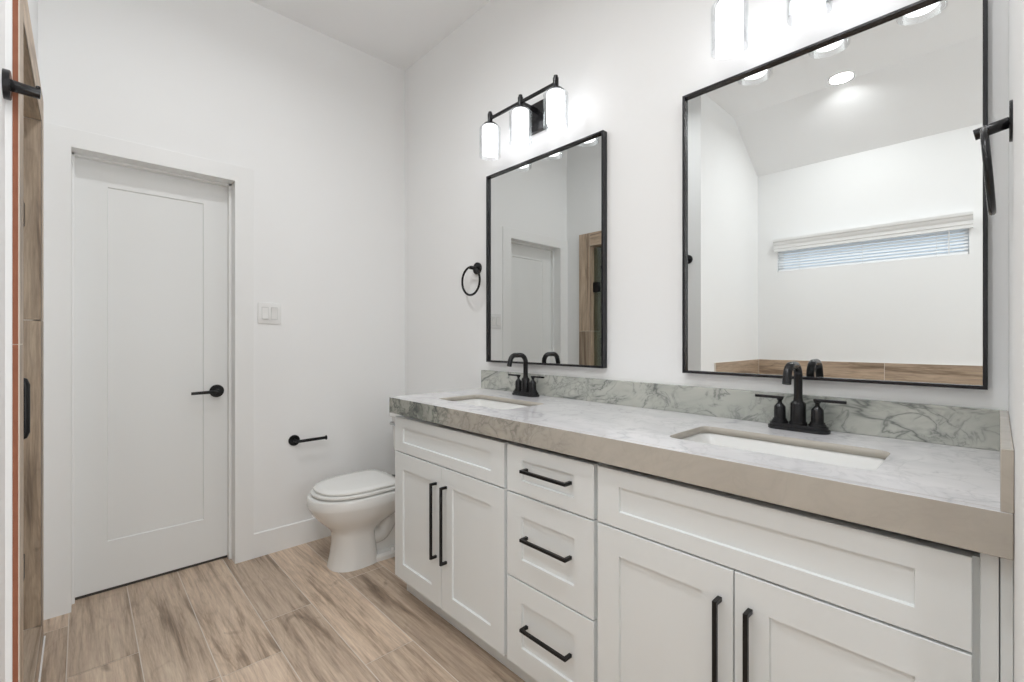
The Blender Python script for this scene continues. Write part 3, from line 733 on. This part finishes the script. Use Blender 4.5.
# ------------------------------------------------------------------ vanity lights
def make_light(cy, label):
    t = thing('vanity_light', label, 'wall light', (XW, cy, 2.23), 'vanity wall lights')
    X = 1.460; zb = 2.250
    box('back_plate', XW - 0.022, XW, cy - 0.058, cy + 0.058, 2.150, 2.285, M['faucet'], t, 0.002)
    bm = B(); add_box(bm, X + 0.004, XW - 0.02, cy - 0.009, cy + 0.009, zb - 0.012, zb + 0.006, 0.002, 1)
    add_box(bm, X - 0.005, X + 0.005, cy - 0.215, cy + 0.215, zb - 0.007, zb + 0.007, 0.001, 1)
    obj('arm', bm, M['faucet'], t)
    for k in (1, 0, -1):
        y = cy + k * 0.213
        sk = obj('socket', add_lathe(B(), (X, y, 2.214), (0, 0, 1), [(0, 0.036), (0.004, 0.036), (0.010, 0.030), (0.014, 0.014), (0.020, 0.0125), (0.058, 0.0125), (0.060, 0.009), (0.068, 0.009), (0.070, 0.0065), (0.070, 0)], 28), M['faucet'], t)
        bm = B(); add_lathe(bm, (X, y, 2.213), (0, 0, -1), [(0, 0.020), (0.002, 0.034), (0.010, 0.038), (0.130, 0.038), (0.138, 0.034), (0.142, 0.0)], 36)
        obj('opal_shade', bm, M['opal'], sk)
        bm = B(); add_lathe(bm, (X, y, 2.2135), (0, 0, -1), [(0, 0.036), (0.004, 0.047), (0.012, 0.053), (0.149, 0.053), (0.1495, 0.050), (0.012, 0.050)], 40, False, False)
        obj('glass_shade', bm, M['shade_glass'], sk)
make_light(1.494, 'three-shade black vanity light above the smaller mirror')
make_light(0.357, 'three-shade black vanity light above the larger mirror, cut by the photo edge')

# ------------------------------------------------------------------ toilet
TY = 2.335
tt = thing('toilet', 'white elongated toilet between the vanity and the door wall', 'toilet', (1.15, TY, 0))
def egg(x0, x1, hw, z, n=56, p=2.3, flat=0.0, mid=0.55):
    """egg ring: front (x0) rounder, back squarer"""
    out = []
    xm = x0 + (x1 - x0) * mid
    for k in range(n):
        a = 2 * PI * k / n; c, s_ = math.cos(a), math.sin(a)
        pp = p if c < 0 else p + flat
        cx_ = (abs(c) ** (2 / pp)) * (1 if c > 0 else -1); sy_ = (abs(s_) ** (2 / pp)) * (1 if s_ > 0 else -1)
        out.append(Vector((xm + cx_ * ((x1 - xm) if c > 0 else (xm - x0)), TY + sy_ * hw, z)))
    return out
bm = B()
body = [(0.896, 1.160, 0.112, 0.0), (0.899, 1.158, 0.112, 0.012), (0.910, 1.150, 0.106, 0.06), (0.918, 1.145, 0.101, 0.12), (0.917, 1.14, 0.101, 0.165), (0.910, 1.16, 0.108, 0.190),
        (0.885, 1.20, 0.124, 0.216), (0.852, 1.26, 0.150, 0.248), (0.822, 1.31, 0.172, 0.283), (0.806, 1.335, 0.182, 0.313), (0.800, 1.345, 0.186, 0.325), (0.798, 1.345, 0.187, 0.331), (0.799, 1.345, 0.187, 0.367), (0.802, 1.343, 0.184, 0.373), (0.812, 1.34, 0.176, 0.376)]
add_rings(bm, [egg(a + 0.022, b, h_, z, flat=1.4) for a, b, h_, z in body])
add_box(bm, 1.25, 1.56, TY - 0.105, TY + 0.105, 0.30, 0.376, 0.02, 3)           # shelf under the tank
obj('bowl', bm, M['ceramic'], tt)
bm = B()   # foot flange and trapway behind the column
add_rings(bm, [egg(1.00, 1.455, 0.112, 0.0, flat=3), egg(1.00, 1.455, 0.112, 0.022, flat=3), egg(1.01, 1.45, 0.100, 0.034, flat=3)])
pts = [(1.06, TY, 0.17), (1.13, TY, 0.125), (1.19, TY, 0.13), (1.235, TY, 0.19), (1.29, TY, 0.245), (1.35, TY, 0.22), (1.375, TY, 0.15), (1.385, TY, 0.03)]
sm = []
for i in range(len(pts) - 1):
    p0 = Vector(pts[max(i - 1, 0)]); p1 = Vector(pts[i]); p2 = Vector(pts[i + 1]); p3 = Vector(pts[min(i + 2, len(pts) - 1)])
    for k in range(6):
        t_ = k / 6; sm.append(0.5 * ((2 * p1) + (p2 - p0) * t_ + (2 * p0 - 5 * p1 + 4 * p2 - p3) * t_ * t_ + (3 * p1 - p0 - 3 * p2 + p3) * t_ ** 3))
sm.append(Vector(pts[-1]))
b2 = B(); add_tube(b2, sm, 0.058, 24)
for v in b2.verts: v.co.y = TY + (v.co.y - TY) * 1.45
me = bpy.data.meshes.new('t'); b2.to_mesh(me); b2.free(); bm.from_mesh(me); bpy.data.meshes.remove(me)
add_box(bm, 1.10, 1.40, TY - 0.055, TY + 0.055, 0.02, 0.33, 0.02, 3)
obj('trapway', bm, M['ceramic'], tt)
bm = add_lathe(B(), (1.225, TY - 0.092, 0.030), (0, 0, 1), [(0, 0.014), (0.010, 0.013), (0.016, 0.008), (0.017, 0)], 20); obj('bolt_cap', bm, M['plastic'], tt)
bm = add_lathe(B(), (1.225, TY + 0.092, 0.030), (0, 0, 1), [(0, 0.014), (0.010, 0.013), (0.016, 0.008), (0.017, 0)], 20); obj('bolt_cap', bm, M['plastic'], tt)
bm = B(); add_rings(bm, [egg(0.846, 1.262, 0.172, 0.3820, flat=4), egg(0.840, 1.266, 0.177, 0.3860, flat=4), egg(0.840, 1.266, 0.177, 0.3940, flat=4), egg(0.846, 1.262, 0.172, 0.3980, flat=4)])
obj('seat', bm, M['seat'], tt)
bm = B(); add_rings(bm, [egg(0.860, 1.250, 0.164, 0.4005, flat=4), egg(0.854, 1.254, 0.169, 0.4040, flat=4), egg(0.854, 1.254, 0.169, 0.4110, flat=4), egg(0.862, 1.247, 0.161, 0.4170, flat=4), egg(0.898, 1.214, 0.13, 0.4195, flat=3), egg(0.998, 1.134, 0.05, 0.4205, flat=1.0)])
obj('lid', bm, M['seat'], tt)
for s_ in (-1, 1):
    obj('lid_hinge', add_cyl(B(), (1.268, TY + s_ * 0.055, 0.394), (1.268, TY + s_ * 0.095, 0.394), 0.013, None, 20, 0.002), M['seat'], tt)
bm = B()
def trect(x0, x1, hw, z): return [Vector((x, y, z)) for x, y in rrect((x0 + x1) / 2, TY, (x1 - x0) / 2, hw, 0.035, 6)]
add_rings(bm, [trect(1.40, 1.560, 0.165, 0.375), trect(1.385, 1.565, 0.185, 0.40), trect(1.375, 1.568, 0.200, 0.55), trect(1.370, 1.570, 0.208, 0.700)])
obj('tank', bm, M['ceramic'], tt)
bm = B(); add_rings(bm, [trect(1.362, 1.572, 0.214, 0.701), trect(1.358, 1.574, 0.218, 0.706), trect(1.358, 1.574, 0.218, 0.726), trect(1.366, 1.570, 0.210, 0.734)])
obj('tank_lid', bm, M['ceramic'], tt)
bm = add_cyl(B(), (1.374, TY + 0.16, 0.665), (1.350, TY + 0.16, 0.665), 0.010, None, 20, 0.001)
add_tube(bm, [(1.352, TY + 0.165, 0.665), (1.350, TY + 0.13, 0.663), (1.352, TY + 0.085, 0.658)], 0.006, 14)
obj('flush_lever', bm, M['chrome'], tt)
